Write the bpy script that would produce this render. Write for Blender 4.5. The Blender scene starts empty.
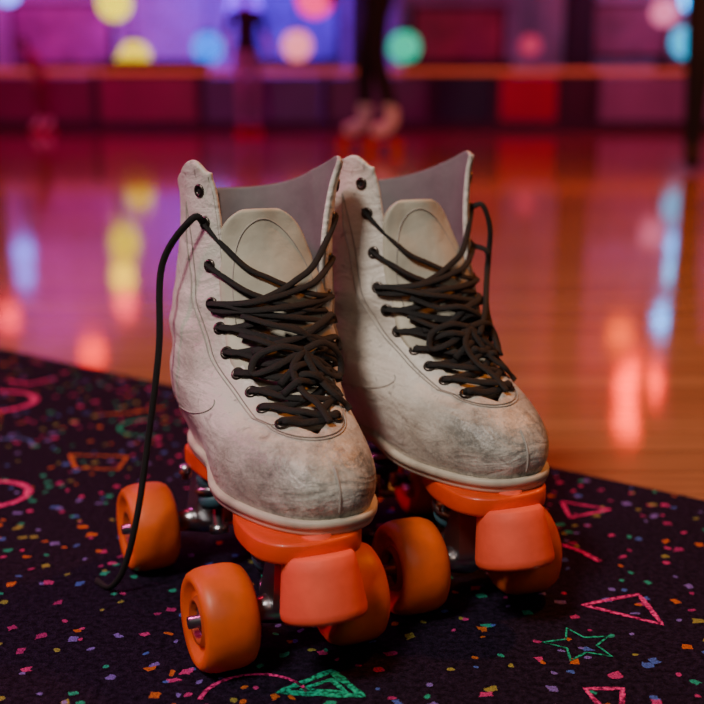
import bpy, bmesh, math, random
from mathutils import Vector, Matrix, noise
random.seed(7)
scene = bpy.context.scene
COL = scene.collection

# ---------------------------------------------------------------- helpers
def new_mat(name):
    m = bpy.data.materials.new(name); m.use_nodes = True
    return m, m.node_tree, m.node_tree.nodes['Principled BSDF']

def pmat(name, col, rough=0.5, metal=0.0, emis=None, estr=0.0, var=0.12, scale=60, bump=0.0, bscale=300, coat=0.0, sss=0.0):
    m, nt, b = new_mat(name)
    b.inputs['Roughness'].default_value = rough
    b.inputs['Metallic'].default_value = metal
    b.inputs['Coat Weight'].default_value = coat
    if sss:
        b.inputs['Subsurface Weight'].default_value = sss
        b.inputs['Subsurface Scale'].default_value = 0.006
    tc = nt.nodes.new('ShaderNodeTexCoord')
    n = nt.nodes.new('ShaderNodeTexNoise'); n.inputs['Scale'].default_value = scale; n.inputs['Detail'].default_value = 5
    nt.links.new(tc.outputs['Object'], n.inputs['Vector'])
    r = nt.nodes.new('ShaderNodeValToRGB')
    r.color_ramp.elements[0].position = 0.3; r.color_ramp.elements[1].position = 0.7
    r.color_ramp.elements[0].color = (*[c*(1-var) for c in col], 1)
    r.color_ramp.elements[1].color = (*[min(1, c*(1+var)) for c in col], 1)
    nt.links.new(n.outputs['Fac'], r.inputs['Fac']); nt.links.new(r.outputs['Color'], b.inputs['Base Color'])
    if emis:
        b.inputs['Emission Color'].default_value = (*emis, 1); b.inputs['Emission Strength'].default_value = estr
    if bump:
        n2 = nt.nodes.new('ShaderNodeTexNoise'); n2.inputs['Scale'].default_value = bscale; n2.inputs['Detail'].default_value = 4
        nt.links.new(tc.outputs['Object'], n2.inputs['Vector'])
        bp = nt.nodes.new('ShaderNodeBump'); bp.inputs['Strength'].default_value = bump; bp.inputs['Distance'].default_value = 0.001
        nt.links.new(n2.outputs['Fac'], bp.inputs['Height']); nt.links.new(bp.outputs['Normal'], b.inputs['Normal'])
    return m

def mesh_obj(name, verts, faces, mat=None, parent=None, smooth=True):
    me = bpy.data.meshes.new(name)
    me.from_pydata([tuple(v) for v in verts], [], faces); me.update()
    o = bpy.data.objects.new(name, me); COL.objects.link(o)
    if mat: me.materials.append(mat)
    if smooth:
        for p in me.polygons: p.use_smooth = True
    if parent: o.parent = parent
    return o

def fix_normals(o):
    bm = bmesh.new(); bm.from_mesh(o.data)
    bmesh.ops.remove_doubles(bm, verts=bm.verts, dist=1e-6)
    bmesh.ops.recalc_face_normals(bm, faces=bm.faces)
    bm.to_mesh(o.data); bm.free()

def empty(name, loc=(0,0,0), rz=0):
    e = bpy.data.objects.new(name, None); COL.objects.link(e)
    e.location = loc; e.rotation_euler = (0,0,rz); e.empty_display_size = 0.05
    return e

def box(name, c, s, mat, parent=None, bevel=0.0):
    x,y,z = [k/2 for k in s]
    vs = [(c[0]+i*x, c[1]+j*y, c[2]+k*z) for i in(-1,1) for j in(-1,1) for k in(-1,1)]
    fs = [(0,1,3,2),(4,6,7,5),(0,4,5,1),(2,3,7,6),(0,2,6,4),(1,5,7,3)]
    o = mesh_obj(name, vs, fs, mat, parent, False); fix_normals(o)
    if bevel:
        md = o.modifiers.new('bevel','BEVEL'); md.width = bevel; md.segments = 3
    return o

def lathe(name, prof, origin, axis, mat, parent=None, n=48, mats=None):
    """prof: list of (radius, distance along axis[, matindex])"""
    ax = Vector(axis).normalized()
    t = Vector((1,0,0)) if abs(ax.x) < 0.9 else Vector((0,1,0))
    u = ax.cross(t).normalized(); v = ax.cross(u)
    O = Vector(origin); vs=[]; fs=[]; mi=[]
    for p in prof:
        for k in range(n):
            a = 2*math.pi*k/n
            vs.append(O + ax*p[1] + (u*math.cos(a)+v*math.sin(a))*max(p[0],1e-5))
    for i in range(len(prof)-1):
        for k in range(n):
            fs.append((i*n+k, i*n+(k+1)%n, (i+1)*n+(k+1)%n, (i+1)*n+k))
            mi.append(prof[i][2] if len(prof[i])>2 else 0)
    o = mesh_obj(name, vs, fs, None, parent)
    for m in (mats or [mat]): o.data.materials.append(m)
    for p,i in zip(o.data.polygons, mi): p.material_index = i
    bm = bmesh.new(); bm.from_mesh(o.data); bmesh.ops.recalc_face_normals(bm, faces=bm.faces); bm.to_mesh(o.data); bm.free()
    return o

def catmull(pts, k=7):
    P = [Vector(p) for p in pts]
    P = [P[0]*2-P[1]] + P + [P[-1]*2-P[-2]]
    out=[]
    for i in range(1, len(P)-2):
        for j in range(k):
            t=j/k
            out.append(0.5*((2*P[i])+(P[i+1]-P[i-1])*t+(2*P[i-1]-5*P[i]+4*P[i+1]-P[i+2])*t*t+(-P[i-1]+3*P[i]-3*P[i+1]+P[i+2])*t**3))
    out.append(P[-2]); return out

def tube(name, pts, a, b, mat, parent=None, ref=(0,0,1), n=10, k=7, smooth=True):
    C = catmull(pts, k) if smooth else [Vector(p) for p in pts]
    ref = Vector(ref).normalized(); vs=[]; fs=[]
    prevb=None
    for i,c in enumerate(C):
        t = (C[min(i+1,len(C)-1)]-C[max(i-1,0)])
        if t.length<1e-9: t=Vector((0,0,1))
        t.normalize()
        bb = t.cross(ref)
        if bb.length < 0.15 and prevb: bb = prevb - t*prevb.dot(t)
        if bb.length < 1e-4: bb = t.orthogonal()
        bb.normalize()
        if prevb:
            if bb.dot(prevb)<0: bb=-bb
            bb=(bb+prevb*1.2); bb-=t*bb.dot(t); bb.normalize()
        prevb=bb; nn = bb.cross(t)
        for j in range(n):
            g=2*math.pi*j/n
            vs.append(c+bb*math.cos(g)*a+nn*math.sin(g)*b)
    for i in range(len(C)-1):
        for j in range(n):
            fs.append((i*n+j,i*n+(j+1)%n,(i+1)*n+(j+1)%n,(i+1)*n+j))
    fs.append(tuple(range(n))[::-1]); fs.append(tuple((len(C)-1)*n+j for j in range(n)))
    return mesh_obj(name, vs, fs, mat, parent)

def join(objs, name, parent=None):
    bpy.ops.object.select_all(action='DESELECT')
    for o in objs: o.select_set(True)
    bpy.context.view_layer.objects.active = objs[0]
    bpy.ops.object.join()
    o = bpy.context.view_layer.objects.active; o.name = name
    return o

def sm(x, a=0.0, b=1.0):
    t=max(0,min(1,(x-a)/(b-a))); return t*t*(3-2*t)

# ---------------------------------------------------------------- materials
def leather_mat():
    m, nt, b = new_mat('worn_white_leather')
    L=nt.links; N=nt.nodes
    tc=N.new('ShaderNodeTexCoord')
    n1=N.new('ShaderNodeTexNoise'); n1.inputs['Scale'].default_value=13; n1.inputs['Detail'].default_value=7; n1.inputs['Roughness'].default_value=.6
    L.new(tc.outputs['Object'],n1.inputs['Vector'])
    r1=N.new('ShaderNodeValToRGB'); e=r1.color_ramp.elements
    e[0].position=.34; e[0].color=(.44,.40,.34,1); e[1].position=.56; e[1].color=(.76,.72,.64,1)
    L.new(n1.outputs['Fac'],r1.inputs['Fac'])
    # scuffs: stronger towards the toe (local +x)
    sep=N.new('ShaderNodeSeparateXYZ'); L.new(tc.outputs['Object'],sep.inputs['Vector'])
    mr=N.new('ShaderNodeMapRange'); mr.inputs['From Min'].default_value=-.030; mr.inputs['From Max'].default_value=.018
    mr.inputs['To Min'].default_value=.05; mr.inputs['To Max'].default_value=.92
    L.new(sep.outputs['X'],mr.inputs['Value'])
    n2=N.new('ShaderNodeTexNoise'); n2.inputs['Scale'].default_value=28; n2.inputs['Detail'].default_value=12; n2.inputs['Roughness'].default_value=.8
    L.new(tc.outputs['Object'],n2.inputs['Vector'])
    r2=N.new('ShaderNodeValToRGB'); r2.color_ramp.elements[0].position=.43; r2.color_ramp.elements[1].position=.62
    L.new(n2.outputs['Fac'],r2.inputs['Fac'])
    mu=N.new('ShaderNodeMath'); mu.operation='MULTIPLY'; L.new(mr.outputs['Result'],mu.inputs[0]); L.new(r2.outputs['Color'],mu.inputs[1])
    mx=N.new('ShaderNodeMixRGB'); mx.inputs['Color2'].default_value=(.10,.10,.085,1)
    L.new(mu.outputs[0],mx.inputs['Fac']); L.new(r1.outputs['Color'],mx.inputs['Color1'])
    # sparse fine scratches everywhere
    n5=N.new('ShaderNodeTexNoise'); n5.inputs['Scale'].default_value=70; n5.inputs['Detail'].default_value=8; n5.inputs['Distortion'].default_value=2.5
    L.new(tc.outputs['Object'],n5.inputs['Vector'])
    r5=N.new('ShaderNodeValToRGB'); r5.color_ramp.elements[0].position=.60; r5.color_ramp.elements[1].position=.74; r5.color_ramp.elements[1].color=(.6,.6,.6,1)
    L.new(n5.outputs['Fac'],r5.inputs['Fac'])
    mx2=N.new('ShaderNodeMixRGB'); mx2.inputs['Color2'].default_value=(.17,.14,.12,1); L.new(r5.outputs['Color'],mx2.inputs['Fac']); L.new(mx.outputs['Color'],mx2.inputs['Color1'])
    L.new(mx2.outputs['Color'],b.inputs['Base Color'])
    b.inputs['Roughness'].default_value=.40
    n3=N.new('ShaderNodeTexNoise'); n3.inputs['Scale'].default_value=420; n3.inputs['Detail'].default_value=3
    L.new(tc.outputs['Object'],n3.inputs['Vector'])
    mpc=N.new('ShaderNodeMapping'); mpc.inputs['Scale'].default_value=(1,1,2.6); L.new(tc.outputs['Object'],mpc.inputs['Vector'])
    n4=N.new('ShaderNodeTexNoise'); n4.inputs['Scale'].default_value=26; n4.inputs['Detail'].default_value=4; n4.inputs['Distortion'].default_value=1.4
    L.new(mpc.outputs[0],n4.inputs['Vector'])
    ad=N.new('ShaderNodeMath'); ad.operation='MULTIPLY_ADD'; ad.inputs[1].default_value=4
    L.new(n4.outputs['Fac'],ad.inputs[0]); L.new(n3.outputs['Fac'],ad.inputs[2])
    bp=N.new('ShaderNodeBump'); bp.inputs['Strength'].default_value=.38; bp.inputs['Distance'].default_value=.0015
    L.new(ad.outputs[0],bp.inputs['Height']); L.new(bp.outputs['Normal'],b.inputs['Normal'])
    return m
M_leather=leather_mat()
M_lining=pmat('grey_lining',(.20,.175,.18),.85,bump=.3)
M_tongue=pmat('tongue_leather',(.54,.51,.40),.55,bump=.5,bscale=150,scale=30,var=.22)
M_sole=pmat('cream_sole',(.54,.48,.38),.55,scale=40,var=.3)
M_lace=pmat('black_lace',(.008,.006,.0055),.8,bump=.6,bscale=900)
M_eyelet=pmat('blackened_metal',(.09,.075,.065),.3,metal=.9)
M_hole=pmat('eyelet_hole',(.004,.004,.004),.9)
M_stitch=pmat('stitch_thread',(.26,.23,.20),.8)
M_seam=pmat('toe_seam_thread',(.40,.37,.33),.8)
M_plate=pmat('orange_plate',(.76,.062,.008),.42,coat=.15)
M_wheel=pmat('orange_urethane',(.76,.115,.014),.45,scale=35,var=.24,sss=.12,bump=.15,bscale=120)
M_core=pmat('orange_wheel_core',(.45,.07,.015),.5)
M_stop=pmat('coral_rubber',(.94,.10,.045),.66,scale=45,var=.14,bump=.3,bscale=150)
M_steel=pmat('brushed_steel',(.50,.50,.52),.3,metal=1)
M_bearing=pmat('bearing_shield',(.12,.22,.24),.35,metal=.6)
M_cush=pmat('teal_cushion',(.04,.11,.14),.5)

# ---------------------------------------------------------------- boot surface
TAB=[ # s, z, xfront, xback, half_heel, half_ball, n
(0.00,.092,.035,-.180,.034,.043,2.5),
(0.06,.101,.038,-.184,.037,.0455,2.5),
(0.14,.112,.037,-.187,.041,.0462,2.5),
(0.22,.123,.029,-.188,.045,.0460,2.4),
(0.30,.131,.015,-.188,.048,.0465,2.3),
(0.37,.138,-.002,-.188,.050,.0470,2.2),
(0.43,.145,-.018,-.187,.0515,.0475,2.1),
(0.49,.154,-.032,-.186,.0525,.0485,2.05),
(0.55,.165,-.044,-.184,.053,.050,2.0),
(0.62,.181,-.055,-.183,.053,.051,2.0),
(0.70,.199,-.064,-.182,.051,.051,2.0),
(0.78,.217,-.070,-.182,.049,.049,2.0),
(0.86,.233,-.074,-.184,.047,.047,2.0),
(0.94,.248,-.076,-.187,.046,.046,2.0),
(1.00,.258,-.076,-.190,.047,.047,2.0)]
def tab(s):
    s=max(0,min(1,s)); 
    for i in range(len(TAB)-1):
        if s<=TAB[i+1][0]: break
    s0,s1=TAB[i][0],TAB[i+1][0]; h=s1-s0; t=(s-s0)/h
    def slope(k,c):
        if k==0: return (TAB[1][c]-TAB[0][c])/(TAB[1][0]-TAB[0][0])
        if k==len(TAB)-1: return (TAB[-1][c]-TAB[-2][c])/(TAB[-1][0]-TAB[-2][0])
        return (TAB[k+1][c]-TAB[k-1][c])/(TAB[k+1][0]-TAB[k-1][0])
    out=[]
    for c in range(1,7):
        a,b=TAB[i][c],TAB[i+1][c]; ma,mb=slope(i,c)*h,slope(i+1,c)*h
        out.append((2*t**3-3*t*t+1)*a+(t**3-2*t*t+t)*ma+(-2*t**3+3*t*t)*b+(t**3-t*t)*mb)
    return out
S0=.335
def gap(s):
    if s<=S0: return 0.0
    return .0140*sm(s,S0,S0+.05)+.0185*sm(s,S0+.02,.70)

class Boot:
    def __init__(self, inner, seed, lean):
        self.inner=inner; self.seed=seed; self.lean=lean
    def raw(self, s, phi):
        z,xf,xb,Ah,Ab,n=tab(s)
        c,sn=math.cos(phi),math.sin(phi)
        t=math.copysign(abs(c)**(2/n),c); q=math.copysign(abs(sn)**(2/n),sn)
        x=(xf+xb)/2+(xf-xb)/2*t
        A=Ah+(Ab-Ah)*sm(x,-.12,-.02)
        y=A*q
        low=1-sm(s,.0,.3)
        y*=1-.16*low*math.exp(-((x+.095)/.035)**2)
        w=sm(s,.66,1.0)
        y*=1+.26*w*w*max(0,t)
        y0=y
        if y>0: y+=(.004+.008*self.inner)*w*w*max(0,t)
        y+=self.inner*.007*sm(x,-.06,.05)
        y+=self.lean*sm(s,.2,.9)
        f=((t+1)/2)
        z+=.038*w*f**1.25
        # rounded upper corners of the flaps
        if s>.88 and t>0:
            g=gap(s)*1.24; d=abs(y0)-g
            z-=(.014 if y0<0 else .008)*sm(s,.88,1.0)*(1-sm(d,-.001,.008))
        # creases around ankle
        k=math.sin(math.pi*sm(s,.32,.85))
        nz=noise.noise(Vector((x*22+self.seed,y*22,z*60)))
        y+=math.copysign(1,sn)*.0040*k*nz*abs(sn)
        x+=.0034*k*noise.noise(Vector((x*20,y*25+self.seed,z*55)))
        return Vector((x,y,z))
    def P(self, s, phi, off=0.0):
        p=self.raw(s,phi)
        if off:
            e=.01
            du=self.raw(s,phi+e)-self.raw(s,phi-e)
            s1,s2=min(1,s+e),max(0,s-e)
            dv=self.raw(s1,phi)-self.raw(s2,phi)
            n=du.cross(dv)
            if n.length<1e-12: n=Vector((1,0,0))
            n.normalize()
            z,xf,xb,_,_,_=tab(s)
            c=Vector(((xf+xb)/2,0,z-.03))
            if n.dot(p-c)<0: n=-n
            p=p+n*off
        return p
    def phi_y(self, s, y):
        z,xf,xb,Ah,Ab,n=tab(s)
        A=Ah+(Ab-Ah)*sm(xf-.01,-.12,-.02)
        ph=math.asin(min(.98,(abs(y)/A)**(n/2)))
        return ph if y>=0 else -ph
    def F(self, s, y, off=0.0):
        return self.P(s, self.phi_y(s,y), off)

def normal_of(B,s,y):
    return (B.F(s,y,.01)-B.F(s,y,0)).normalized()

def build_skate(loc, alpha, inner, seed, boot_dy, hang, lean, rot):
    root=empty('roller_skate', loc, math.radians(alpha-90))
    B=Boot(inner,seed,lean)
    bo=bpy.data.objects.new('boot',None); COL.objects.link(bo); bo.parent=root
    rr=math.radians(rot); px=.03
    bo.location=(px-px*math.cos(rr),boot_dy-px*math.sin(rr),0); bo.rotation_euler=(0,0,rr)
    bo.empty_display_size=.02
    # --- upper shell
    NR,NC=78,96; vs=[]; fs=[]
    for i in range(NR+1):
        s=i/NR; g=gap(s); p0=B.phi_y(s,g) if g>0 else 0
        for j in range(NC+1):
            u=j/NC
            ph=p0+(2*math.pi-2*p0)*u
            vs.append(B.P(s,ph))
    for i in range(NR):
        for j in range(NC):
            a=i*(NC+1)+j; fs.append((a,a+1,a+NC+2,a+NC+1))
    o=mesh_obj('upper',vs,fs,M_leather,bo); o.data.materials.append(M_lining)
    bm=bmesh.new(); bm.from_mesh(o.data); bmesh.ops.remove_doubles(bm,verts=bm.verts,dist=2e-5)
    bmesh.ops.recalc_face_normals(bm,faces=bm.faces)
    bm.faces.ensure_lookup_table()
    ff=max(bm.faces,key=lambda f:f.calc_center_median().y)
    if ff.normal.y<0: bmesh.ops.reverse_faces(bm,faces=bm.faces)
    bm.to_mesh(o.data); bm.free()
    for p in o.data.polygons: p.use_smooth=True
    sd=o.modifiers.new('thickness','SOLIDIFY'); sd.thickness=.0038; sd.offset=-1; sd.material_offset=1; sd.material_offset_rim=0
    ss=o.modifiers.new('sub','SUBSURF'); ss.levels=1; ss.render_levels=1
    # --- raised eyestay facing strips and stitches
    for side in (1,-1):
        vs=[];fs=[];K=56;W=8
        for i in range(K+1):
            s=S0+.03+(.992-S0-.03)*i/K
            for j in range(W+1):
                y=gap(s)+.001+.0125*j/W
                off=.0009*math.sin(math.pi*min(1,max(0,(j+.4)/(W+.4))))**.5+.0002
                vs.append(B.F(s,side*y,off))
        for i in range(K):
            for j in range(W):
                a=i*(W+1)+j; fs.append((a,a+1,a+W+2,a+W+1))
        f=mesh_obj('eyestay',vs,fs,M_leather,bo); fix_normals(f)
        for p in f.data.polygons:p.use_smooth=True
    # U-shaped stitch line round the throat, two parallel rows
    for dy,c in ((.0128,M_stitch),(.0146,M_seam)):
        path=[]
        top=.90
        for i in range(36):
            s=top-(top-S0-.03)*i/35; path.append(B.F(s,-(gap(s)+dy),.0006))
        g0=gap(S0+.03)+dy
        for i in range(1,24):
            th=-90+180*i/24
            path.append(B.F(S0+.03-(.045+(dy-.0128)*5)*math.cos(math.radians(th)),g0*math.sin(math.radians(th)),.0005))
        for i in range(36):
            s=S0+.03+(top-S0-.03)*i/35; path.append(B.F(s,(gap(s)+dy),.0006))
        tube('stitch_line',path,.0004,.0004,c,bo,n=6,smooth=False)
    # quarter seam sweeping back to the sole on both sides
    for side in (1,-1):
        path=[B.P(.42-.30*(i/30)**1.1,side*(.98+1.15*sm(i/30,0,1)**.9),.0003) for i in range(31)]
        tube('quarter_seam',path,.0004,.0003,M_seam,bo,n=6,smooth=False)
    path=[B.P(.03+.18*i/20,0.0,.0002) for i in range(21)]
    tube('toe_seam',path,.0007,.0005,M_seam,bo,n=6,smooth=False)
    # --- tongue
    def tg(u,v):
        s=.36+.57*u
        z,xf,xb,Ah,Ab,n=tab(min(s,.999))
        hw=.020+.014*sm(u,.05,.45)-.008*sm(u,.6,.95)
        if u>.86: hw*=math.sqrt(max(0.02,1-((u-.86)/.14)**2*.8))
        y=v*hw
        x=xf-.0050-.007*sm(u,.45,1)-7.0*y*y
        zz=z-.003+.010*sm(u,.5,1)-3*y*y
        return Vector((x-.002*noise.noise(Vector((y*60,z*60,seed))), y-.009*sm(u,.5,1)+lean*sm(s,.2,.9)+inner*.007*sm(x,-.06,.05), zz))
    vs=[];fs=[];K=44;W=16
    for i in range(K+1):
        for j in range(W+1): vs.append(tg(i/K,j/W*2-1))
    for i in range(K):
        for j in range(W):
            a=i*(W+1)+j; fs.append((a,a+1,a+W+2,a+W+1))
    t=mesh_obj('tongue',vs,fs,M_tongue,bo); fix_normals(t)
    for p in t.data.polygons:p.use_smooth=True
    md=t.modifiers.new('thick','SOLIDIFY'); md.thickness=.0065; md.offset=0
    md=t.modifiers.new('sub','SUBSURF'); md.levels=1; md.render_levels=1
    st=[]
    for k in range(41):
        a=math.pi*k/40
        st.append(tg(.50+.44*math.sin(a)**.6,-math.cos(a)*.82)+Vector((.0034,0,.0006)))
    tube('tongue_stitch',st,.0004,.0004,M_seam,bo,n=6,smooth=False)
    # label inside the collar
    lb=[]
    for ph in [math.pi+.15+.5*k/6 for k in range(7)]:
        for s in (.90,.985):
            p=B.raw(s,ph); c=Vector((-.13,0,p.z)); lb.append(p+(c-p).normalized()*.0048)
    mesh_obj('size_label',lb,[(2*k,2*k+2,2*k+3,2*k+1) for k in range(6)],M_hole,bo)
    # --- sole (welt + outsole)
    vs=[];fs=[];n=96; prof=[(.0842,-.0035),(.0849,-.0012),(.0867,-.0004),(.0887,-.0004),(.0890,.0008),(.0923,.0008),(.0933,.0000),(.0933,-.004)]
    for z,off in prof:
        for k in range(n):
            ph=2*math.pi*k/n
            p=B.raw(.05,ph); q=B.raw(.05,ph+.02)-B.raw(.05,ph-.02)
            nn=Vector((q.y,-q.x,0)).normalized()
            vs.append(Vector((p.x,p.y,z))+nn*(off+.0006))
    for i in range(len(prof)-1):
        for k in range(n): fs.append((i*n+k,i*n+(k+1)%n,(i+1)*n+(k+1)%n,(i+1)*n+k))
    fs.append(tuple(range(n))[::-1]); fs.append(tuple((len(prof)-1)*n+k for k in range(n)))
    so=mesh_obj('sole',vs,fs,M_sole,bo); fix_normals(so)
    for p in so.data.polygons: p.use_smooth=len(p.vertices)==4
    # --- eyelets
    ES=[.368,.415,.465,.515,.568,.625,.685,.760,.840,.912]
    EY=.0062
    eye=[]
    for side in (1,-1):
        for s in ES:
            y=side*(gap(s)+EY); p=B.F(s,y,.0012); nn=normal_of(B,s,y)
            eye.append(lathe('eyelet',[(.0018,-.0005,0),(.0020,.0008,0),(.0029,.0010,0),(.0039,.0008,0),(.0042,.0002,0),(.0042,-.0008,0)],p,nn,M_eyelet,bo,n=20))
            eye.append(lathe('eyelet_hole',[(.0,.0003,0),(.0020,.0003,0)],p,nn,M_hole,bo,n=16))
    e=join(eye,'eyelets')
    # --- laces
    L=[]
    REF=(.75,0,.65)
    fr=B.F
    def lace(pts,a=.0023,b=.0009,ref=REF): L.append(tube('lace_strand',pts,a,b,M_lace,bo,ref=ref,n=10))
    def over(s,y,off):  # a point lying just in front of the tongue
        u=(s-.36)/.57; z,xf,xb,_,_,_=tab(s)
        x=xf-.0050-.007*sm(u,.45,1)-7.0*y*y
        return Vector((x+.0044+off, y+lean*sm(s,.2,.9)+inner*.007*sm(x,-.06,.05), z+.001))
    def cross(sa,sb,lift=.004,sgn=1,j=0):
        ya=-(gap(sa)+EY)*sgn; yb=(gap(sb)+EY)*sgn
        pts=[B.F(sa,ya,-.001),B.F(sa,ya,.0026),B.F(sa,ya*.82,.0034)]
        for t in (.3,.5,.7):
            s=sa+(sb-sa)*t; y=ya+(yb-ya)*t
            pts.append(B.F(s,y,lift-.002+j*random.uniform(-.001,.0015)))
        pts+= [B.F(sb,yb*.82,.0034),B.F(sb,yb,.0026),B.F(sb,yb,-.001)]
        lace(pts)
    for i in range(6):
        cross(ES[i],ES[i+1],.0035,1,1)
        cross(ES[i],ES[i+1],.0055,-1,1)
    cross(ES[0],ES[0]+.004,.003,1,0)
    cross(ES[6]-.015,ES[6],.005,1,1)
    # doubled strands where the long lace ends are wound round and tucked in
    for (sa,ya,sb,yb) in ((.61,-.026,.50,.026),(.57,-.020,.64,.034),(.51,-.018,.46,.022),(.66,-.024,.56,.032),(.48,-.010,.57,.028),(.45,-.010,.50,.026),(.54,-.020,.53,.030),(.60,-.012,.58,.034),(.50,-.002,.44,.024),(.63,-.004,.54,.033),(.56,.000,.48,.030)):
        pts=[fr(sa,ya,.004)]
        for t in (.25,.5,.75):
            pts.append(fr(sa+(sb-sa)*t,ya+(yb-ya)*t,.005+.003*random.random())+Vector((0,0,random.uniform(-.003,.003))))
        pts.append(fr(sb,yb,.0045)); pts.append(fr(sb-.03,yb+.002,.004))
        lace(pts)
    # flattened bow with loops and tails
    c=fr(.56,.006,.009)
    lace([c,fr(.57,-.006,.010),fr(.55,-.017,.009),fr(.505,-.021,.007),fr(.52,-.010,.008),c])
    lace([c,fr(.57,.018,.011),fr(.54,.030,.009),fr(.47,.032,.006),fr(.48,.020,.008),c])
    lace([c,fr(.52,.008,.009),fr(.46,.014,.007),fr(.41,.021,.006),fr(.385,.028,.003),fr(.36,.031,.002)])
    lace([c,fr(.51,-.002,.009),fr(.45,.000,.007),fr(.40,.006,.006),fr(.35,.009,.003)])
    # upper strands, slack across the open collar
    g=lambda s: gap(s)+EY
    def across(sa,ya,sb,yb,off=.002,sag=.004):
        pts=[fr(sa,ya,-.002),fr(sa,ya,.0026)]
        for t in (.2,.4,.6,.8):
            s=sa+(sb-sa)*t; y=ya+(yb-ya)*t
            pts.append(over(s,y,off)+Vector((0,0,-sag*math.sin(math.pi*t))))
        pts+=[fr(sb,yb,.0026),fr(sb,yb,-.002)]
        lace(pts,.0021,.0010)
    across(ES[8],-g(ES[8]),ES[6],g(ES[6]),.003,.006)
    across(ES[7],-g(ES[7]),ES[6]-.03,g(ES[6]-.03)*.8,.003,.004)
    across(ES[8],g(ES[8]),ES[6],-g(ES[6])*.9,.005,.008)
    across(ES[7],g(ES[7]),ES[6],-g(ES[6]),.004,.003)
    if hang=='long':
        R=Matrix.Translation(Vector(loc))@Matrix.Rotation(math.radians(alpha-90),4,'Z')@Matrix.Translation(bo.location)@Matrix.Rotation(rr,4,'Z')
        inv=R.inverted()
        wp=[(-.1185,.700,.218),(-.122,.697,.165),(-.131,.695,.104),(-.139,.690,.056),(-.149,.690,.020),(-.160,.695,.004),(-.172,.708,.003)]
        st=fr(ES[8],-g(ES[8]),.002)
        pts=[fr(ES[8],-g(ES[8]),-.002),st,st+Vector((.002,-.008,.003))]+[inv@Vector(w) for w in wp]
        lace(pts,.0022,.0014,ref=(1,0,.1))
    else:
        st=fr(ES[8],g(ES[8]),.002)
        pts=[st,st+Vector((.006,.006,.002)),st+Vector((.010,.010,-.014)),st+Vector((.012,.008,-.034)),fr(.62,g(.62),.007),fr(.54,.030,.008),fr(.45,.028,.006)]
        lace(pts,.0022,.0013)
        st=fr(ES[7],g(ES[7]),.002)
        pts=[st,st+Vector((.008,.007,-.004)),st+Vector((.010,.006,-.018)),fr(.60,.024,.009),fr(.53,.010,.010)]
        lace(pts,.0022,.0013)
    join(L,'laces')
    # --- plate
    half=[(.044,.0),(.042,.014),(.036,.025),(.022,.032),(-.005,.033),(-.028,.028),(-.05,.021),(-.10,.018),(-.125,.020),(-.155,.021),(-.165,.012),(-.168,.0)]
    hs=[(p.x,max(0,p.y)) for p in catmull([(x,y,0) for x,y in half],5)]
    ring=hs+[(x,-y) for x,y in reversed(hs[1:-1])]
    m=len(ring); vs=[];fs=[]
    lv=[(.0715,.90),(.0720,.955),(.0732,.99),(.0750,1.0),(.0830,1.0),(.0844,.985),(.0847,.95)]
    for z,sc in lv:
        for x,y in ring: vs.append(((x+.06)*(.5+.5*sc)-.06, y*sc+boot_dy*.5, z))
    for i in range(len(lv)-1):
        for k in range(m): fs.append((i*m+k,i*m+(k+1)%m,(i+1)*m+(k+1)%m,(i+1)*m+k))
    fs.append(tuple(range(m))); fs.append(tuple((len(lv)-1)*m+k for k in range(m)))
    pl=mesh_obj('plate',vs,fs,M_plate,root); fix_normals(pl)
    for p in pl.data.polygons:p.use_smooth=len(p.vertices)==4
    # --- trucks
    R=.0302; TW=.040
    for ax,dr in ((0,-1),(-.155,1)):
        tr=[]
        tr.append(lathe('axle',[(.0,-.0585),(.0036,-.0585),(.0036,.0585),(0,.0585)],(ax,0,R),(0,1,0),M_steel,root,n=20))
        tr.append(lathe('axle_housing',[(0,-.022),(.0065,-.022),(.0085,-.012),(.011,0),(.0085,.012),(.0065,.022),(0,.022)],(ax,0,R),(0,1,0),M_steel,root,n=24))
        h=[(ax-.012,R+.004),(ax+.012,R+.004),(ax+.006-dr*-.002,.072),(ax-.006,.072)]
        vs=[(x,-.012 if z<.05 else -.007,z) for x,z in h]+[(x,.012 if z<.05 else .007,z) for x,z in h]
        hb=mesh_obj('hanger',vs,[(0,1,2,3),(4,7,6,5),(0,4,5,1),(1,5,6,2),(2,6,7,3),(3,7,4,0)],M_steel,root,False); fix_normals(hb)
        tr.append(hb)
        o0=(ax+dr*.016,0,.0728); axs=(dr*.25,0,-1)
        tr.append(lathe('kingpin',[(0,0),(.004,0),(.004,.040),(.0065,.040),(.0065,.046),(0,.046)],o0,axs,M_steel,root,n=16))
        tr.append(lathe('cushion',[(0,.004),(.011,.004),(.0125,.007),(.0115,.012),(0,.012)],o0,axs,M_cush,root,n=28))
        tr.append(lathe('hanger_ring',[(0,.0125),(.0135,.0125),(.0145,.015),(.0135,.018),(0,.018)],o0,axs,M_steel,root,n=28))
        tr.append(lathe('cushion_low',[(0,.0185),(.011,.0185),(.0125,.022),(.010,.028),(0,.028)],o0,axs,M_cush,root,n=28))
        tr.append(box('ring_arm',(ax+dr*.010,0,.048),(.018,.016,.007),M_steel,root))
        for sd_ in (1,-1):
            tr.append(lathe('mount_bolt',[(0,0),(.0045,0),(.0045,.006),(.0025,.006),(.0025,.010),(0,.010)],(ax+dr*.004,sd_*.016,.0722),(0,0,-1),M_steel,root,n=6))
        t=join(tr,'truck')
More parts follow.
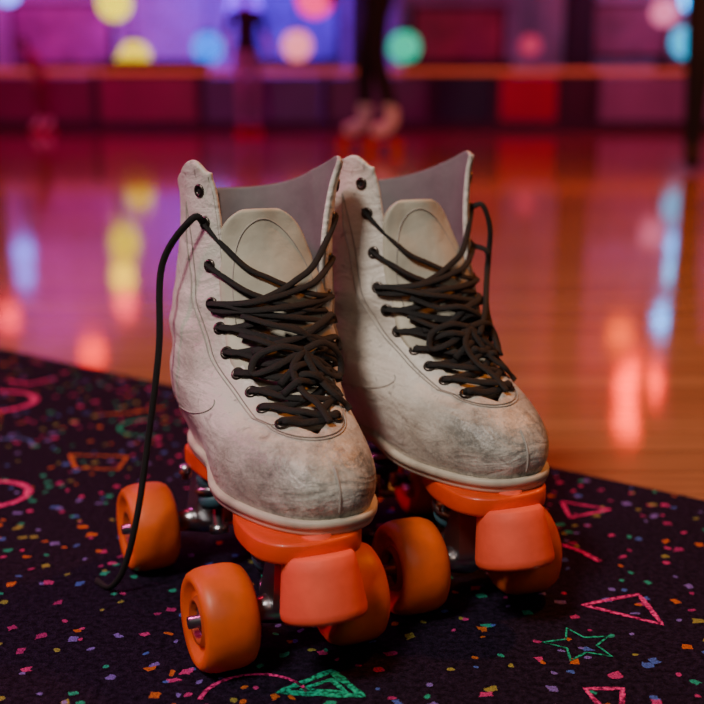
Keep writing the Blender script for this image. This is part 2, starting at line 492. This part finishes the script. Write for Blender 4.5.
        for sd_ in (1,-1):
            W=.0165
            prof=[(0,W+.0015,2),(.0033,W+.0015,2),(.0033,W-.0045,2),(.0060,W-.0045,2),(.0060,W-.006,3),(.0105,W-.006,1),(.0108,W-.0025,1),(.0130,W-.002,1),(.0145,W-.005,0),(.0185,W-.0045,0),(.0215,W-.0015,0),(.0250,W-.0003,0),(.0278,W-.0022,0),(.0295,W-.006,0),(.0302,W-.0105,0),
                  (.0302,-W+.0105,0),(.0295,-W+.006,0),(.0278,-W+.0022,0),(.0250,-W+.0003,0),(.0215,-W+.001,0),(.0185,-W+.0035,0),(.0145,-W+.003,0),(.0135,-W+.001,1),(.0108,-W+.0015,1),(.0105,-W+.004,3),(.0045,-W+.004,3),(.0045,-W,3)]
            lathe('wheel',prof,(ax,sd_*(TW+(.003 if ax<0 else 0)),R),(0,sd_,0),None,root,n=64,mats=[M_wheel,M_core,M_steel,M_bearing])
    # --- toe stop
    a=Vector((.26,0,-1)).normalized()
    lathe('toe_stop',[(0,-.006),(.0085,-.006),(.0085,.004),(.0185,.004),(.0203,.006),(.0213,.012),(.0243,.034),(.0241,.0372),(.0228,.0395),(.017,.0408),(0,.0412)],(.034,boot_dy*.55,.079),a,M_stop,root,n=56)
    lathe('toe_stop_nut',[(0,0),(.011,0),(.011,.004),(0,.004)],(.034,boot_dy*.55,.073),a,M_steel,root,n=6)
    return root

sk1=build_skate((-.039,.613,0),24,1,1.3,.012,'long',.013,-1.5)
sk2=build_skate((.074,.684,0),22,0,5.1,.019,'short',.007,8)

# ---------------------------------------------------------------- carpet
def carpet_mat():
    m,nt,b=new_mat('arcade_carpet'); N=nt.nodes; L=nt.links
    tc=N.new('ShaderNodeTexCoord')
    base=N.new('ShaderNodeTexNoise'); base.inputs['Scale'].default_value=260; base.inputs['Detail'].default_value=4
    L.new(tc.outputs['Object'],base.inputs['Vector'])
    rb=N.new('ShaderNodeValToRGB'); rb.color_ramp.elements[0].position=.35; rb.color_ramp.elements[1].position=.75
    rb.color_ramp.elements[0].color=(.006,.003,.011,1); rb.color_ramp.elements[1].color=(.034,.018,.052,1)
    L.new(base.outputs['Fac'],rb.inputs['Fac'])
    wob=N.new('ShaderNodeTexNoise'); wob.inputs['Scale'].default_value=90
    L.new(tc.outputs['Object'],wob.inputs['Vector'])
    va=N.new('ShaderNodeVectorMath'); va.operation='MULTIPLY_ADD'; va.inputs[1].default_value=(.010,.010,0)
    L.new(wob.outputs['Color'],va.inputs[0]); L.new(tc.outputs['Object'],va.inputs[2])
    col=rb.outputs['Color']
    for sc,th,keep,pal in ((48,.18,.66,0),(80,.16,.74,1),(30,.13,.70,2)):
        mp=N.new('ShaderNodeMapping'); mp.inputs['Location'].default_value=(pal*3.1,pal*1.7,0); mp.inputs['Rotation'].default_value=(0,0,.4+pal)
        mp.inputs['Scale'].default_value=(1,1,0)
        L.new(va.outputs[0],mp.inputs['Vector'])
        v=N.new('ShaderNodeTexVoronoi'); v.inputs['Scale'].default_value=sc; v.voronoi_dimensions='2D'; v.distance='MANHATTAN' if pal!=1 else 'EUCLIDEAN'
        L.new(mp.outputs[0],v.inputs['Vector'])
        lt=N.new('ShaderNodeMath'); lt.operation='LESS_THAN'; lt.inputs[1].default_value=th; L.new(v.outputs['Distance'],lt.inputs[0])
        sp=N.new('ShaderNodeSeparateColor'); L.new(v.outputs['Color'],sp.inputs[0])
        gt=N.new('ShaderNodeMath'); gt.operation='GREATER_THAN'; gt.inputs[1].default_value=keep; L.new(sp.outputs[0],gt.inputs[0])
        mm=N.new('ShaderNodeMath'); mm.operation='MULTIPLY'; L.new(lt.outputs[0],mm.inputs[0]); L.new(gt.outputs[0],mm.inputs[1])
        cr=N.new('ShaderNodeValToRGB'); cr.color_ramp.interpolation='CONSTANT'
        cols=[(.85,.06,.32),(.10,.20,.75),(.85,.20,.03),(.03,.55,.35),(.30,.20,.75),(.60,.04,.25),(.45,.42,.08)]
        cr.color_ramp.elements[0].color=(*cols[0],1); cr.color_ramp.elements[1].position=1/7; cr.color_ramp.elements[1].color=(*cols[1],1)
        for i in range(2,7):
            e=cr.color_ramp.elements.new(i/7); e.color=(*cols[i],1)
        L.new(sp.outputs[1],cr.inputs['Fac'])
        mul=N.new('ShaderNodeMath'); mul.operation='MULTIPLY'; mul.inputs[1].default_value=.8; L.new(mm.outputs[0],mul.inputs[0])
        mx=N.new('ShaderNodeMixRGB'); L.new(mul.outputs[0],mx.inputs['Fac']); L.new(col,mx.inputs['Color1']); L.new(cr.outputs['Color'],mx.inputs['Color2'])
        col=mx.outputs['Color']
    fz=N.new('ShaderNodeTexNoise'); fz.inputs['Scale'].default_value=900; fz.inputs['Detail'].default_value=2; L.new(tc.outputs['Object'],fz.inputs['Vector'])
    rf=N.new('ShaderNodeValToRGB'); rf.color_ramp.elements[0].position=.3; rf.color_ramp.elements[0].color=(.25,.25,.25,1); rf.color_ramp.elements[1].position=.65
    L.new(fz.outputs['Fac'],rf.inputs['Fac'])
    mm=N.new('ShaderNodeMixRGB'); mm.blend_type='MULTIPLY'; mm.inputs['Fac'].default_value=1; L.new(col,mm.inputs['Color1']); L.new(rf.outputs['Color'],mm.inputs['Color2'])
    L.new(mm.outputs['Color'],b.inputs['Base Color'])
    b.inputs['Roughness'].default_value=.95; b.inputs['Specular IOR Level'].default_value=.10
    bp=N.new('ShaderNodeBump'); bp.inputs['Strength'].default_value=.8; bp.inputs['Distance'].default_value=.0015
    L.new(fz.outputs['Fac'],bp.inputs['Height']); L.new(bp.outputs['Normal'],b.inputs['Normal'])
    return m
cp=[(-7,6.444),(7,-4.262),(7,-5),(-7,-5)]
vs=[(x,y,0) for x,y in cp]+[(x,y,-.006) for x,y in cp]
carpet=mesh_obj('carpet',vs,[(0,3,2,1),(4,5,6,7),(0,1,5,4),(1,2,6,5),(2,3,7,6),(3,0,4,7)],carpet_mat(),None,False); fix_normals(carpet)

def thread_mat(name,col):
    m,nt,b=new_mat(name); N=nt.nodes;L=nt.links
    tc=N.new('ShaderNodeTexCoord'); n=N.new('ShaderNodeTexNoise'); n.inputs['Scale'].default_value=420; n.inputs['Detail'].default_value=3
    L.new(tc.outputs['Object'],n.inputs['Vector'])
    r=N.new('ShaderNodeValToRGB'); r.color_ramp.elements[0].position=.38; r.color_ramp.elements[1].position=.6
    r.color_ramp.elements[0].color=(*[c*.12 for c in col],1); r.color_ramp.elements[1].color=(*col,1)
    L.new(n.outputs['Fac'],r.inputs['Fac']); L.new(r.outputs['Color'],b.inputs['Base Color'])
    L.new(r.outputs['Color'],b.inputs['Emission Color']); b.inputs['Emission Strength'].default_value=.06
    b.inputs['Roughness'].default_value=.95; b.inputs['Specular IOR Level'].default_value=.1
    return m
T={'pink':thread_mat('neon_pink_yarn',(.85,.05,.28)),'green':thread_mat('neon_green_yarn',(.02,.45,.26)),
   'orange':thread_mat('neon_orange_yarn',(.60,.14,.04)),'blue':thread_mat('neon_blue_yarn',(.10,.16,.5))}
def ribbon(pts,w,mat,closed=False):
    P=[]
    n=len(pts); segs=n if closed else n-1
    for i in range(segs):
        a=Vector((*pts[i],0)); b=Vector((*pts[(i+1)%n],0)); m=max(1,int((b-a).length/.004))
        for k in range(m): P.append(a.lerp(b,k/m))
    if not closed: P.append(Vector((*pts[-1],0)))
    vs=[];fs=[]; N_=len(P)
    for i,p in enumerate(P):
        q=P[(i+1)%N_] if (closed or i<N_-1) else p; r=P[i-1] if (closed or i>0) else p
        t=(q-r).normalized(); nn=Vector((-t.y,t.x,0))
        ww=w*(.8+.5*random.random())/2
        vs+= [Vector((p.x,p.y,.0004))+nn*ww, Vector((p.x,p.y,.0004))-nn*ww]
    for i in range(N_ if closed else N_-1):
        j=(i+1)%N_; fs.append((2*i,2*j,2*j+1,2*i+1))
    o=mesh_obj('carpet_motif',vs,fs,mat,carpet,False); fix_normals(o)
    if o.data.polygons[0].normal.z<0:
        o.data.flip_normals()
    return o
def circ(cx,cy,r,a0=0,a1=360,n=28): return [(cx+r*math.cos(math.radians(a0+(a1-a0)*k/n)),cy+r*math.sin(math.radians(a0+(a1-a0)*k/n))) for k in range(n+1)]
def star(cx,cy,r,rot=0): return [(cx+(r if k%2==0 else r*.45)*math.cos(rot+math.pi*k/5),cy+(r if k%2==0 else r*.45)*math.sin(rot+math.pi*k/5)) for k in range(10)]
ribbon([(.149,.676),(.189,.692),(.193,.648)],.0030,T['pink'],True)
ribbon([(.170,.867),(.205,.849),(.170,.831)],.0030,T['pink'],True)
ribbon([(.154,.777),(.165,.765),(.175,.746)],.0035,T['pink'])
ribbon(star(.1366,.6218,.022,.5),.0014,T['green'],True)
ribbon([(-.040,.566),(-.012,.590),(.006,.562)],.0045,T['green'],True)
ribbon([(-.028,.569),(-.012,.580),(-.003,.566)],.0030,T['green'],True)
ribbon(circ(-.0528,.556,.030,20,175),.0025,T['pink'])
ribbon([(.129,.570),(.150,.570),(.145,.550),(.134,.550)],.0028,T['pink'],True)
ribbon([(-.2587,.990),(-.2053,.985),(-.206,.948),(-.245,.953)],.0032,T['orange'],True)
ribbon(circ(-.385,1.176,.042,-100,100),.007,T['pink'])
ribbon(circ(-.300,.884,.032,-100,110),.006,T['pink'])
ribbon([(-.265,1.124),(-.23,1.13),(-.198,1.155)],.004,T['orange'])
ribbon(circ(-.201,1.08,.030,90,290),.003,T['green'])
ribbon(circ(-.325,1.02,.022,0,140),.003,T['blue'])
ribbon([(-.40,1.27),(-.37,1.25),(-.345,1.28)],.004,T['pink'])
def inside(x,y): return y < 1.09-.7647*x-.05
random.seed(21); placed=0
while placed<110:
    x=random.uniform(-2.6,2.6); y=random.uniform(-1.0,3.2)
    if not inside(x,y): continue
    if abs(x)<.50*max(y,.2)/1.0+.12 and .35<y<1.5: continue
    placed+=1; c=random.choice(list(T)); k=random.randint(0,3); r=random.uniform(.02,.04); a=random.uniform(0,6.28)
    if k==0: ribbon([(x+r*math.cos(a+i*2.094),y+r*math.sin(a+i*2.094)) for i in range(3)],.004,T[c],True)
    elif k==1: ribbon([(x+r*math.cos(a+i*1.571),y+r*math.sin(a+i*1.571)) for i in range(4)],.004,T[c],True)
    elif k==2: ribbon(circ(x,y,r,math.degrees(a),math.degrees(a)+200,18),.004,T[c])
    else: ribbon(star(x,y,r,a),.0035,T[c],True)

# ---------------------------------------------------------------- rink floor
def floor_mat():
    m,nt,b=new_mat('polished_maple'); N=nt.nodes;L=nt.links
    tc=N.new('ShaderNodeTexCoord')
    br=N.new('ShaderNodeTexBrick'); br.inputs['Scale'].default_value=1; br.inputs['Brick Width'].default_value=1.2; br.inputs['Row Height'].default_value=.06
    br.inputs['Mortar Size'].default_value=.0012; br.inputs['Color1'].default_value=(.46,.22,.09,1); br.inputs['Color2'].default_value=(.60,.32,.13,1); br.inputs['Mortar'].default_value=(.16,.07,.03,1)
    L.new(tc.outputs['Object'],br.inputs['Vector'])
    mp=N.new('ShaderNodeMapping'); mp.inputs['Scale'].default_value=(2,40,1); L.new(tc.outputs['Object'],mp.inputs['Vector'])
    n=N.new('ShaderNodeTexNoise'); n.inputs['Scale'].default_value=2; n.inputs['Detail'].default_value=6; L.new(mp.outputs[0],n.inputs['Vector'])
    mx=N.new('ShaderNodeMixRGB'); mx.blend_type='MULTIPLY'; mx.inputs['Fac'].default_value=.6; L.new(br.outputs['Color'],mx.inputs['Color1']); L.new(n.outputs['Fac'],mx.inputs['Color2'])
    L.new(mx.outputs['Color'],b.inputs['Base Color'])
    b.inputs['Roughness'].default_value=.07
    b.inputs['Specular IOR Level'].default_value=.65
    n2=N.new('ShaderNodeTexNoise'); n2.inputs['Scale'].default_value=5; n2.inputs['Detail'].default_value=2; L.new(tc.outputs['Object'],n2.inputs['Vector'])
    bp=N.new('ShaderNodeBump'); bp.inputs['Strength'].default_value=.06; bp.inputs['Distance'].default_value=.004
    L.new(n2.outputs['Fac'],bp.inputs['Height']); L.new(bp.outputs['Normal'],b.inputs['Normal'])
    return m
fl=mesh_obj('floor',[(-7,-5,-.006),(7,-5,-.006),(7,15,-.006),(-7,15,-.006)],[(0,1,2,3)],floor_mat(),None,False)

M_wall=pmat('painted_wall',(.50,.34,.60),.8,scale=1.5,var=.3)
M_dark=pmat('dark_wall',(.045,.03,.05),.8,scale=2)
M_ceil=pmat('black_ceiling',(.03,.025,.035),.9,scale=2)
H=4.2
box('wall_back',(0,15.05,H/2-.006),(14,.1,H),M_wall)
box('wall_left',(-7.05,5,H/2-.006),(.1,20.2,H),M_dark)
box('wall_right',(7.05,5,H/2-.006),(.1,20.2,H),M_dark)
box('wall_front',(0,-5.05,H/2-.006),(14,.1,H),M_dark)
box('ceiling',(0,5,H+.05),(14.2,20.2,.1),M_ceil)

# barrier
bar=empty('rink_barrier',(0,11.6,0))
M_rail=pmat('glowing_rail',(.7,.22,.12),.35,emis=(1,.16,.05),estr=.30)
segs=[(-7,-4.2,(.35,.04,.10)),(-4.2,-2.6,(.22,.03,.14)),(-2.6,-1.55,(.30,.04,.16)),(-1.55,-.3,(.12,.06,.25)),(-.3,.75,(.13,.04,.16)),(.75,1.4,(.02,.02,.07)),(1.4,2.05,(.50,.015,.08)),(2.05,2.4,(.06,.02,.05)),(2.4,4.2,(.32,.22,.38)),(4.2,7,(.10,.05,.09))]
for i,(a,b_,c) in enumerate(segs):
    box('panel_%d'%i,((a+b_)/2,0,.26),(b_-a-.01,.06,.53),pmat('barrier_panel_%d'%i,c,.45,scale=3),bar,.01)
    box('post_%d'%i,(a+.04,-.005,.27),(.08,.09,.55),M_dark,bar,.01)
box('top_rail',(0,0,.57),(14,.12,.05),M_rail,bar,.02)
box('kick_strip',(0,-.04,.045),(14,.03,.09),M_dark,bar,.005)

for x in (-4.6,.15,2.75,5.6):
    p=empty('pillar',(x,14.2,0)); 
    box('shaft',(0,0,2.1),(.34,.28,4.2),M_dark,p,.02); box('base',(0,0,.1),(.42,.36,.2),M_dark,p,.02)
for i,(x,w,z,h,c) in enumerate([(1.35,1.1,1.05,.7,(.50,.08,.18)),(3.55,.9,1.15,.6,(.40,.10,.22)),(4.75,.7,1.1,.6,(.10,.08,.2)),(-3.7,1.2,1.1,.7,(.40,.06,.35)),(-.75,1.1,1.2,.8,(.22,.12,.6))]):
    p=empty('framed_board',(x,14.97,z)); box('frame',(0,0,0),(w+.12,.05,h+.12),M_dark,p,.01); box('face',(0,-.03,0),(w,.02,h),pmat('board_face_%d'%i,c,.5,scale=3,var=.4),p)

for x in (-2.2,1.2,4.0):
    p=empty('bench',(x,12.9,0))
    box('seat',(0,0,.45),(1.2,.35,.05),M_dark,p,.01); box('back',(0,.17,.62),(1.2,.04,.22),M_dark,p,.01)
    for sx in (-.5,.5): box('leg',(sx,0,.21),(.05,.3,.43),M_dark,p)

# hanging globe lamps
def lamp(x,z,r,col,st):
    e=empty('globe_lamp',(x,13.6,z))
    lathe('globe',[(0,-r)]+[(r*math.cos(math.radians(a)),r*math.sin(math.radians(a))) for a in range(-80,81,10)]+[(0,r)],(0,0,0),(0,0,1),pmat('lamp_glass',(.05,.05,.05),.3,emis=col,estr=st),e,n=24)
    lathe('collar',[(0,0),(r*.5,0),(r*.5,.03),(0,.03)],(0,0,r*.93),(0,0,1),M_dark,e,n=16)
    tube('stem',[(0,0,r),(0,0,(4.2-z))],.008,.008,M_dark,e,ref=(0,1,0),smooth=False)
lamps=[(-2.74,1.38,.19,(1,.76,.0),1.9),(-2.53,.78,.18,(1,.66,.0),1.7),(-2.64,.66,.15,(1,.74,.0),1.6),(-2.78,1.80,.15,(1,.66,.0),5),
(-1.675,.88,.18,(.0,.17,1),2.0),(-.64,.91,.17,(1,.22,.27),1.7),(.605,.89,.18,(.0,.60,.36),1.25),
(3.89,.95,.18,(.0,.46,.85),1.7),(3.61,1.28,.15,(1,.20,.40),1.3),(-.43,1.43,.21,(1,.01,.16),2.0),(2.07,.91,.12,(1,.06,.18),.6),
(-1.25,1.32,.20,(.16,.0,1),3.2),(3.94,1.42,.14,(.0,.36,1),7),(3.94,1.74,.14,(.0,.46,1),7),(3.84,2.34,.15,(.0,.36,1),11),
(-3.97,1.50,.14,(.12,.18,1),4.5),(-3.97,1.80,.12,(.14,.18,1),4.5),(3.55,3.15,.28,(1,.008,.0),20),(3.50,3.60,.22,(1,.015,.0),20),(3.29,2.52,.16,(1,.08,.0),6),(-2.77,2.14,.14,(1,.005,.08),7),(-4.2,2.3,.14,(1,.005,.04),8),(-3.2,2.75,.16,(1,.01,.01),10)]
for l in lamps: lamp(*l)

# ---------------------------------------------------------------- people
M_skin=pmat('skin',(.45,.25,.17),.5)
M_hair=pmat('dark_hair',(.02,.014,.01),.6)
def human(name,loc,face,scale,top,pants,shoe,stride=.0,skates=True,bend=0.0,hairc=None):
    e=empty(name,(loc[0],loc[1],-.006),face); e.scale=(scale,)*3
    V=[];E=[];Rd=[];roots=[]
    lift=.075 if skates else 0
    def v(p,r,par=None):
        p=Vector(p)
        if p.z>.95: 
            a=-bend; q=p-Vector((0,0,.95)); p=Vector((q.x,q.y*math.cos(a)-q.z*math.sin(a),q.y*math.sin(a)+q.z*math.cos(a)))+Vector((0,0,.95))
        p.z+=lift; V.append(p); Rd.append(r)
        if par is None: roots.append(len(V)-1)
        else: E.append((par,len(V)-1))
        return len(V)-1
    pel=v((0,0,.95),(.13,.10)); sp=v((0,0,1.10),(.12,.09),pel); ch=v((0,0,1.30),(.145,.105),sp); nk=v((0,-.01,1.45),(.055,.055),ch); v((0,.0,1.53),(.05,.05),nk)
    for sd in (-1,1):
        sh=v((sd*.18,0,1.40),(.06,.06),ch); el=v((sd*.25,-.03-stride*sd*.3,1.12),(.045,.045),sh); wr=v((sd*.27,.12-stride*sd*.5,.93),(.028,.028),el)
        h=v((sd*.272,.16-stride*sd*.5,.88),(.038,.022),wr); hp=Vector((sd*.272,.16-stride*sd*.5,.88))
        for f in range(4):
            o=Vector((0,(f-1.5)*.019,0)); a=v(hp+o+Vector((0,.0,-.02)),(.009,.009)); b=v(hp+o+Vector((-sd*.004,.008,-.06)),(.009,.009),a); v(hp+o+Vector((-sd*.018,.010,-.09+abs(f-1.5)*.006)),(.008,.008),b)
        a=v(hp+Vector((0,.02,.015)),(.010,.010)); b=v(hp+Vector((-sd*.01,.05,-.015)),(.010,.010),a); v(hp+Vector((-sd*.015,.058,-.045)),(.008,.008),b)
        hip=v((sd*.09,0,.88),(.095,.095),pel); kn=v((sd*.11,.06+sd*stride*.55,.50),(.062,.062),hip); an=v((sd*.11,sd*stride,.10),(.042,.042),kn)
        v((sd*.115,.08+sd*stride,.055),(.045,.040),an); v((sd*.12,.15+sd*stride,.045),(.040,.032),len(V)-1)
    me=bpy.data.meshes.new('body'); me.from_pydata([tuple(p) for p in V],E,[]); 
    o=bpy.data.objects.new('body_src',me); COL.objects.link(o)
    o.modifiers.new('Skin','SKIN'); sv=me.skin_vertices[0].data
    for i,r in enumerate(Rd): sv[i].radius=r; sv[i].use_root=(i in roots)
    m=o.modifiers.new('s','SUBSURF'); m.levels=2; m.render_levels=2
    bpy.context.view_layer.update()
    dg=bpy.context.evaluated_depsgraph_get(); nm=bpy.data.meshes.new_from_object(o.evaluated_get(dg))
    bpy.data.objects.remove(o)
    b=bpy.data.objects.new('body',nm); COL.objects.link(b); b.parent=e
    nm.materials.clear()
    for mm in (top,pants,shoe,M_skin): nm.materials.append(mm)
    for p in nm.polygons:
        p.use_smooth=True; c=p.center; z=c.z-lift
        idx=0
        if z<.93 and abs(c.x)<.225: idx=1
        if z<.20: idx=2
        if abs(c.x)>.21 and z<1.15 and z>.6: idx=3
        if z>1.44 and bend<.2: idx=3
        p.material_index=idx
    hc=Vector((0,.02,1.62)); q=hc-Vector((0,0,.95)); a=-bend
    hc=Vector((0,q.y*math.cos(a)-q.z*math.sin(a),q.y*math.sin(a)+q.z*math.cos(a)))+Vector((0,0,.95+lift))
    bm=bmesh.new(); bmesh.ops.create_uvsphere(bm,u_segments=32,v_segments=24,radius=1)
    for w in bm.verts:
        x,y,z=w.co; k=1-.28*max(0,-z)
        nose=.22*math.exp(-((x/.14)**2+((z+.08)/.2)**2)) if y>0 else 0
        w.co=Vector((x*.076*k,(y*k+nose)*.094,z*.115))+hc
    me=bpy.data.meshes.new('head'); bm.to_mesh(me); bm.free(); me.materials.append(M_skin)
    ho=bpy.data.objects.new('head',me); COL.objects.link(ho); ho.parent=e
    for p in me.polygons:p.use_smooth=True
    bm=bmesh.new(); bmesh.ops.create_uvsphere(bm,u_segments=32,v_segments=20,radius=1)
    bmesh.ops.delete(bm,geom=[w for w in bm.verts if (w.co.y>.25 and w.co.z<.45) or w.co.z<-.6],context='VERTS')
    for w in bm.verts: w.co=Vector((w.co.x*.083,w.co.y*.101-.006,w.co.z*.124+.004))+hc
    me=bpy.data.meshes.new('hair'); bm.to_mesh(me); bm.free(); me.materials.append(hairc or M_hair)
    ho=bpy.data.objects.new('hair',me); COL.objects.link(ho); ho.parent=e
    for p in me.polygons:p.use_smooth=True
    for sd in (-1,1):
        lathe('eye',[(0,-.009),(.008,-.004),(.009,0),(.008,.004),(0,.009)],hc+Vector((sd*.028,.083,.005)),(0,0,1),M_hole,e,n=12)
        lathe('ear',[(0,-.03),(.012,-.015),(.014,.01),(0,.03)],hc+Vector((sd*.078,0,-.01)),(0,0,1),M_skin,e,n=12)
    box('mouth',hc+Vector((0,.084,-.055)),(.034,.008,.008),pmat('lips',(.4,.1,.1),.5),e,.003)
    if skates:
        for sd in (-1,1):
            for k in (-.02,.14):
                for w in (-.035,.035):
                    lathe('skate_wheel',[(0,-.016),(.026,-.016),(.03,-.01),(.03,.01),(.026,.016),(0,.016)],(sd*.113+w,k+sd*stride,.030),(1,0,0),M_wheel,e,n=20)
            box('skate_plate',(sd*.113,.06+sd*stride,.066),(.05,.22,.014),M_plate,e,.004)
    return e
M_blk=pmat('black_cloth',(.012,.010,.013),.85)
M_red=pmat('pink_shirt',(.45,.06,.12),.8)
M_gry=pmat('grey_trousers',(.30,.24,.36),.85)
M_wht=pmat('white_boot',(.95,.88,.88),.6)
human('skater',(.17,7.15),math.radians(75),1.0,M_red,M_blk,M_wht,.12)
human('skater',(-.94,10.4),math.radians(200),.72,M_blk,M_gry,M_gry,.08)
human('skater',(-2.9,10.9),math.radians(120),.5,M_red,pmat('maroon_trousers',(.2,.03,.06),.8),M_wht,.08,True,.5)
human('bystander',(1.64,5.16),math.radians(170),1.0,M_blk,M_blk,M_blk,.03,False)

# ---------------------------------------------------------------- lights
def area(name,loc,tgt,size,e,col):
    l=bpy.data.lights.new(name,'AREA'); l.energy=e; l.size=size; l.color=col
    o=bpy.data.objects.new(name,l); COL.objects.link(o); o.location=loc
    o.rotation_euler=(Vector(tgt)-Vector(loc)).to_track_quat('-Z','Y').to_euler(); return o
def spot(name,loc,tgt,e,col,ang=70,r=.15):
    l=bpy.data.lights.new(name,'SPOT'); l.energy=e; l.color=col; l.spot_size=math.radians(ang); l.spot_blend=1; l.shadow_soft_size=r
    o=bpy.data.objects.new(name,l); COL.objects.link(o); o.location=loc
    o.rotation_euler=(Vector(tgt)-Vector(loc)).to_track_quat('-Z','Y').to_euler(); return o
area('ceiling_light_key',(-1.1,-.9,2.6),(0,.7,.1),.6,74,(1,.90,.82))
area('fill_light_front',(.9,-1.6,1.9),(.1,.7,.1),.8,7,(1,.78,.64))  # added fill lamp, brightens the boots from the front right
spot('party_spot_pink',(-3.0,1.2,1.7),(-.05,.7,.15),120,(1,.10,.42),40)
spot('party_spot_magenta_rear',(-1.5,4.5,3.6),(0,.75,.2),110,(.9,.08,.6),40)
spot('party_spot_orange_rear',(2.6,3.2,3.0),(.1,.7,.15),70,(1,.28,.06),50)
spot('rink_spot_orange_near',(2.2,2.2,3.9),(1.3,2.2,0),420,(1,.27,.03),110)
spot('rink_spot_orange_mid',(1.5,4.4,3.9),(1.6,4.8,0),440,(1,.12,.02),115)
spot('rink_spot_red_left',(-2.6,3.6,3.9),(-1.6,3.6,0),230,(1,.02,.07),100)
spot('rink_spot_pink_far',(-1.5,8.5,3.9),(-1.5,8.8,0),560,(1,.0,.30),110)
spot('rink_spot_red_far',(3,8.5,3.9),(3,8.8,0),380,(1,.02,.14),110)
spot('wall_wash_purple',(-1.3,12.9,3.6),(-1.2,15,1.2),900,(.14,.0,1),85)
spot('wall_wash_magenta',(-4.2,12.9,3.6),(-4.2,15,1.2),480,(.75,.0,.55),100)
spot('wall_wash_pink',(3.4,12.6,3.6),(3.2,15,1.1),110,(.9,.01,.32),120)
spot('barrier_wash_left',(-3.5,9.6,3.0),(-3.5,11.6,.3),130,(1,.01,.22),100)
spot('barrier_wash_right',(2.4,9.6,3.0),(2.4,11.6,.3),140,(1,.10,.32),110)

w=bpy.data.worlds.new('dim_rink'); scene.world=w; w.use_nodes=True
bg=w.node_tree.nodes['Background']; bg.inputs[0].default_value=(.35,.12,.3,1); bg.inputs[1].default_value=.03

# ---------------------------------------------------------------- camera
cam=bpy.data.cameras.new('camera'); co=bpy.data.objects.new('camera',cam); COL.objects.link(co)
co.location=(0,0,.32); co.rotation_euler=(math.radians(90-12.7),0,0)
cam.sensor_width=36; cam.lens=1130/704*36; cam.clip_start=.02
cam.dof.use_dof=True; cam.dof.focus_distance=.67; cam.dof.aperture_fstop=5.2
scene.camera=co
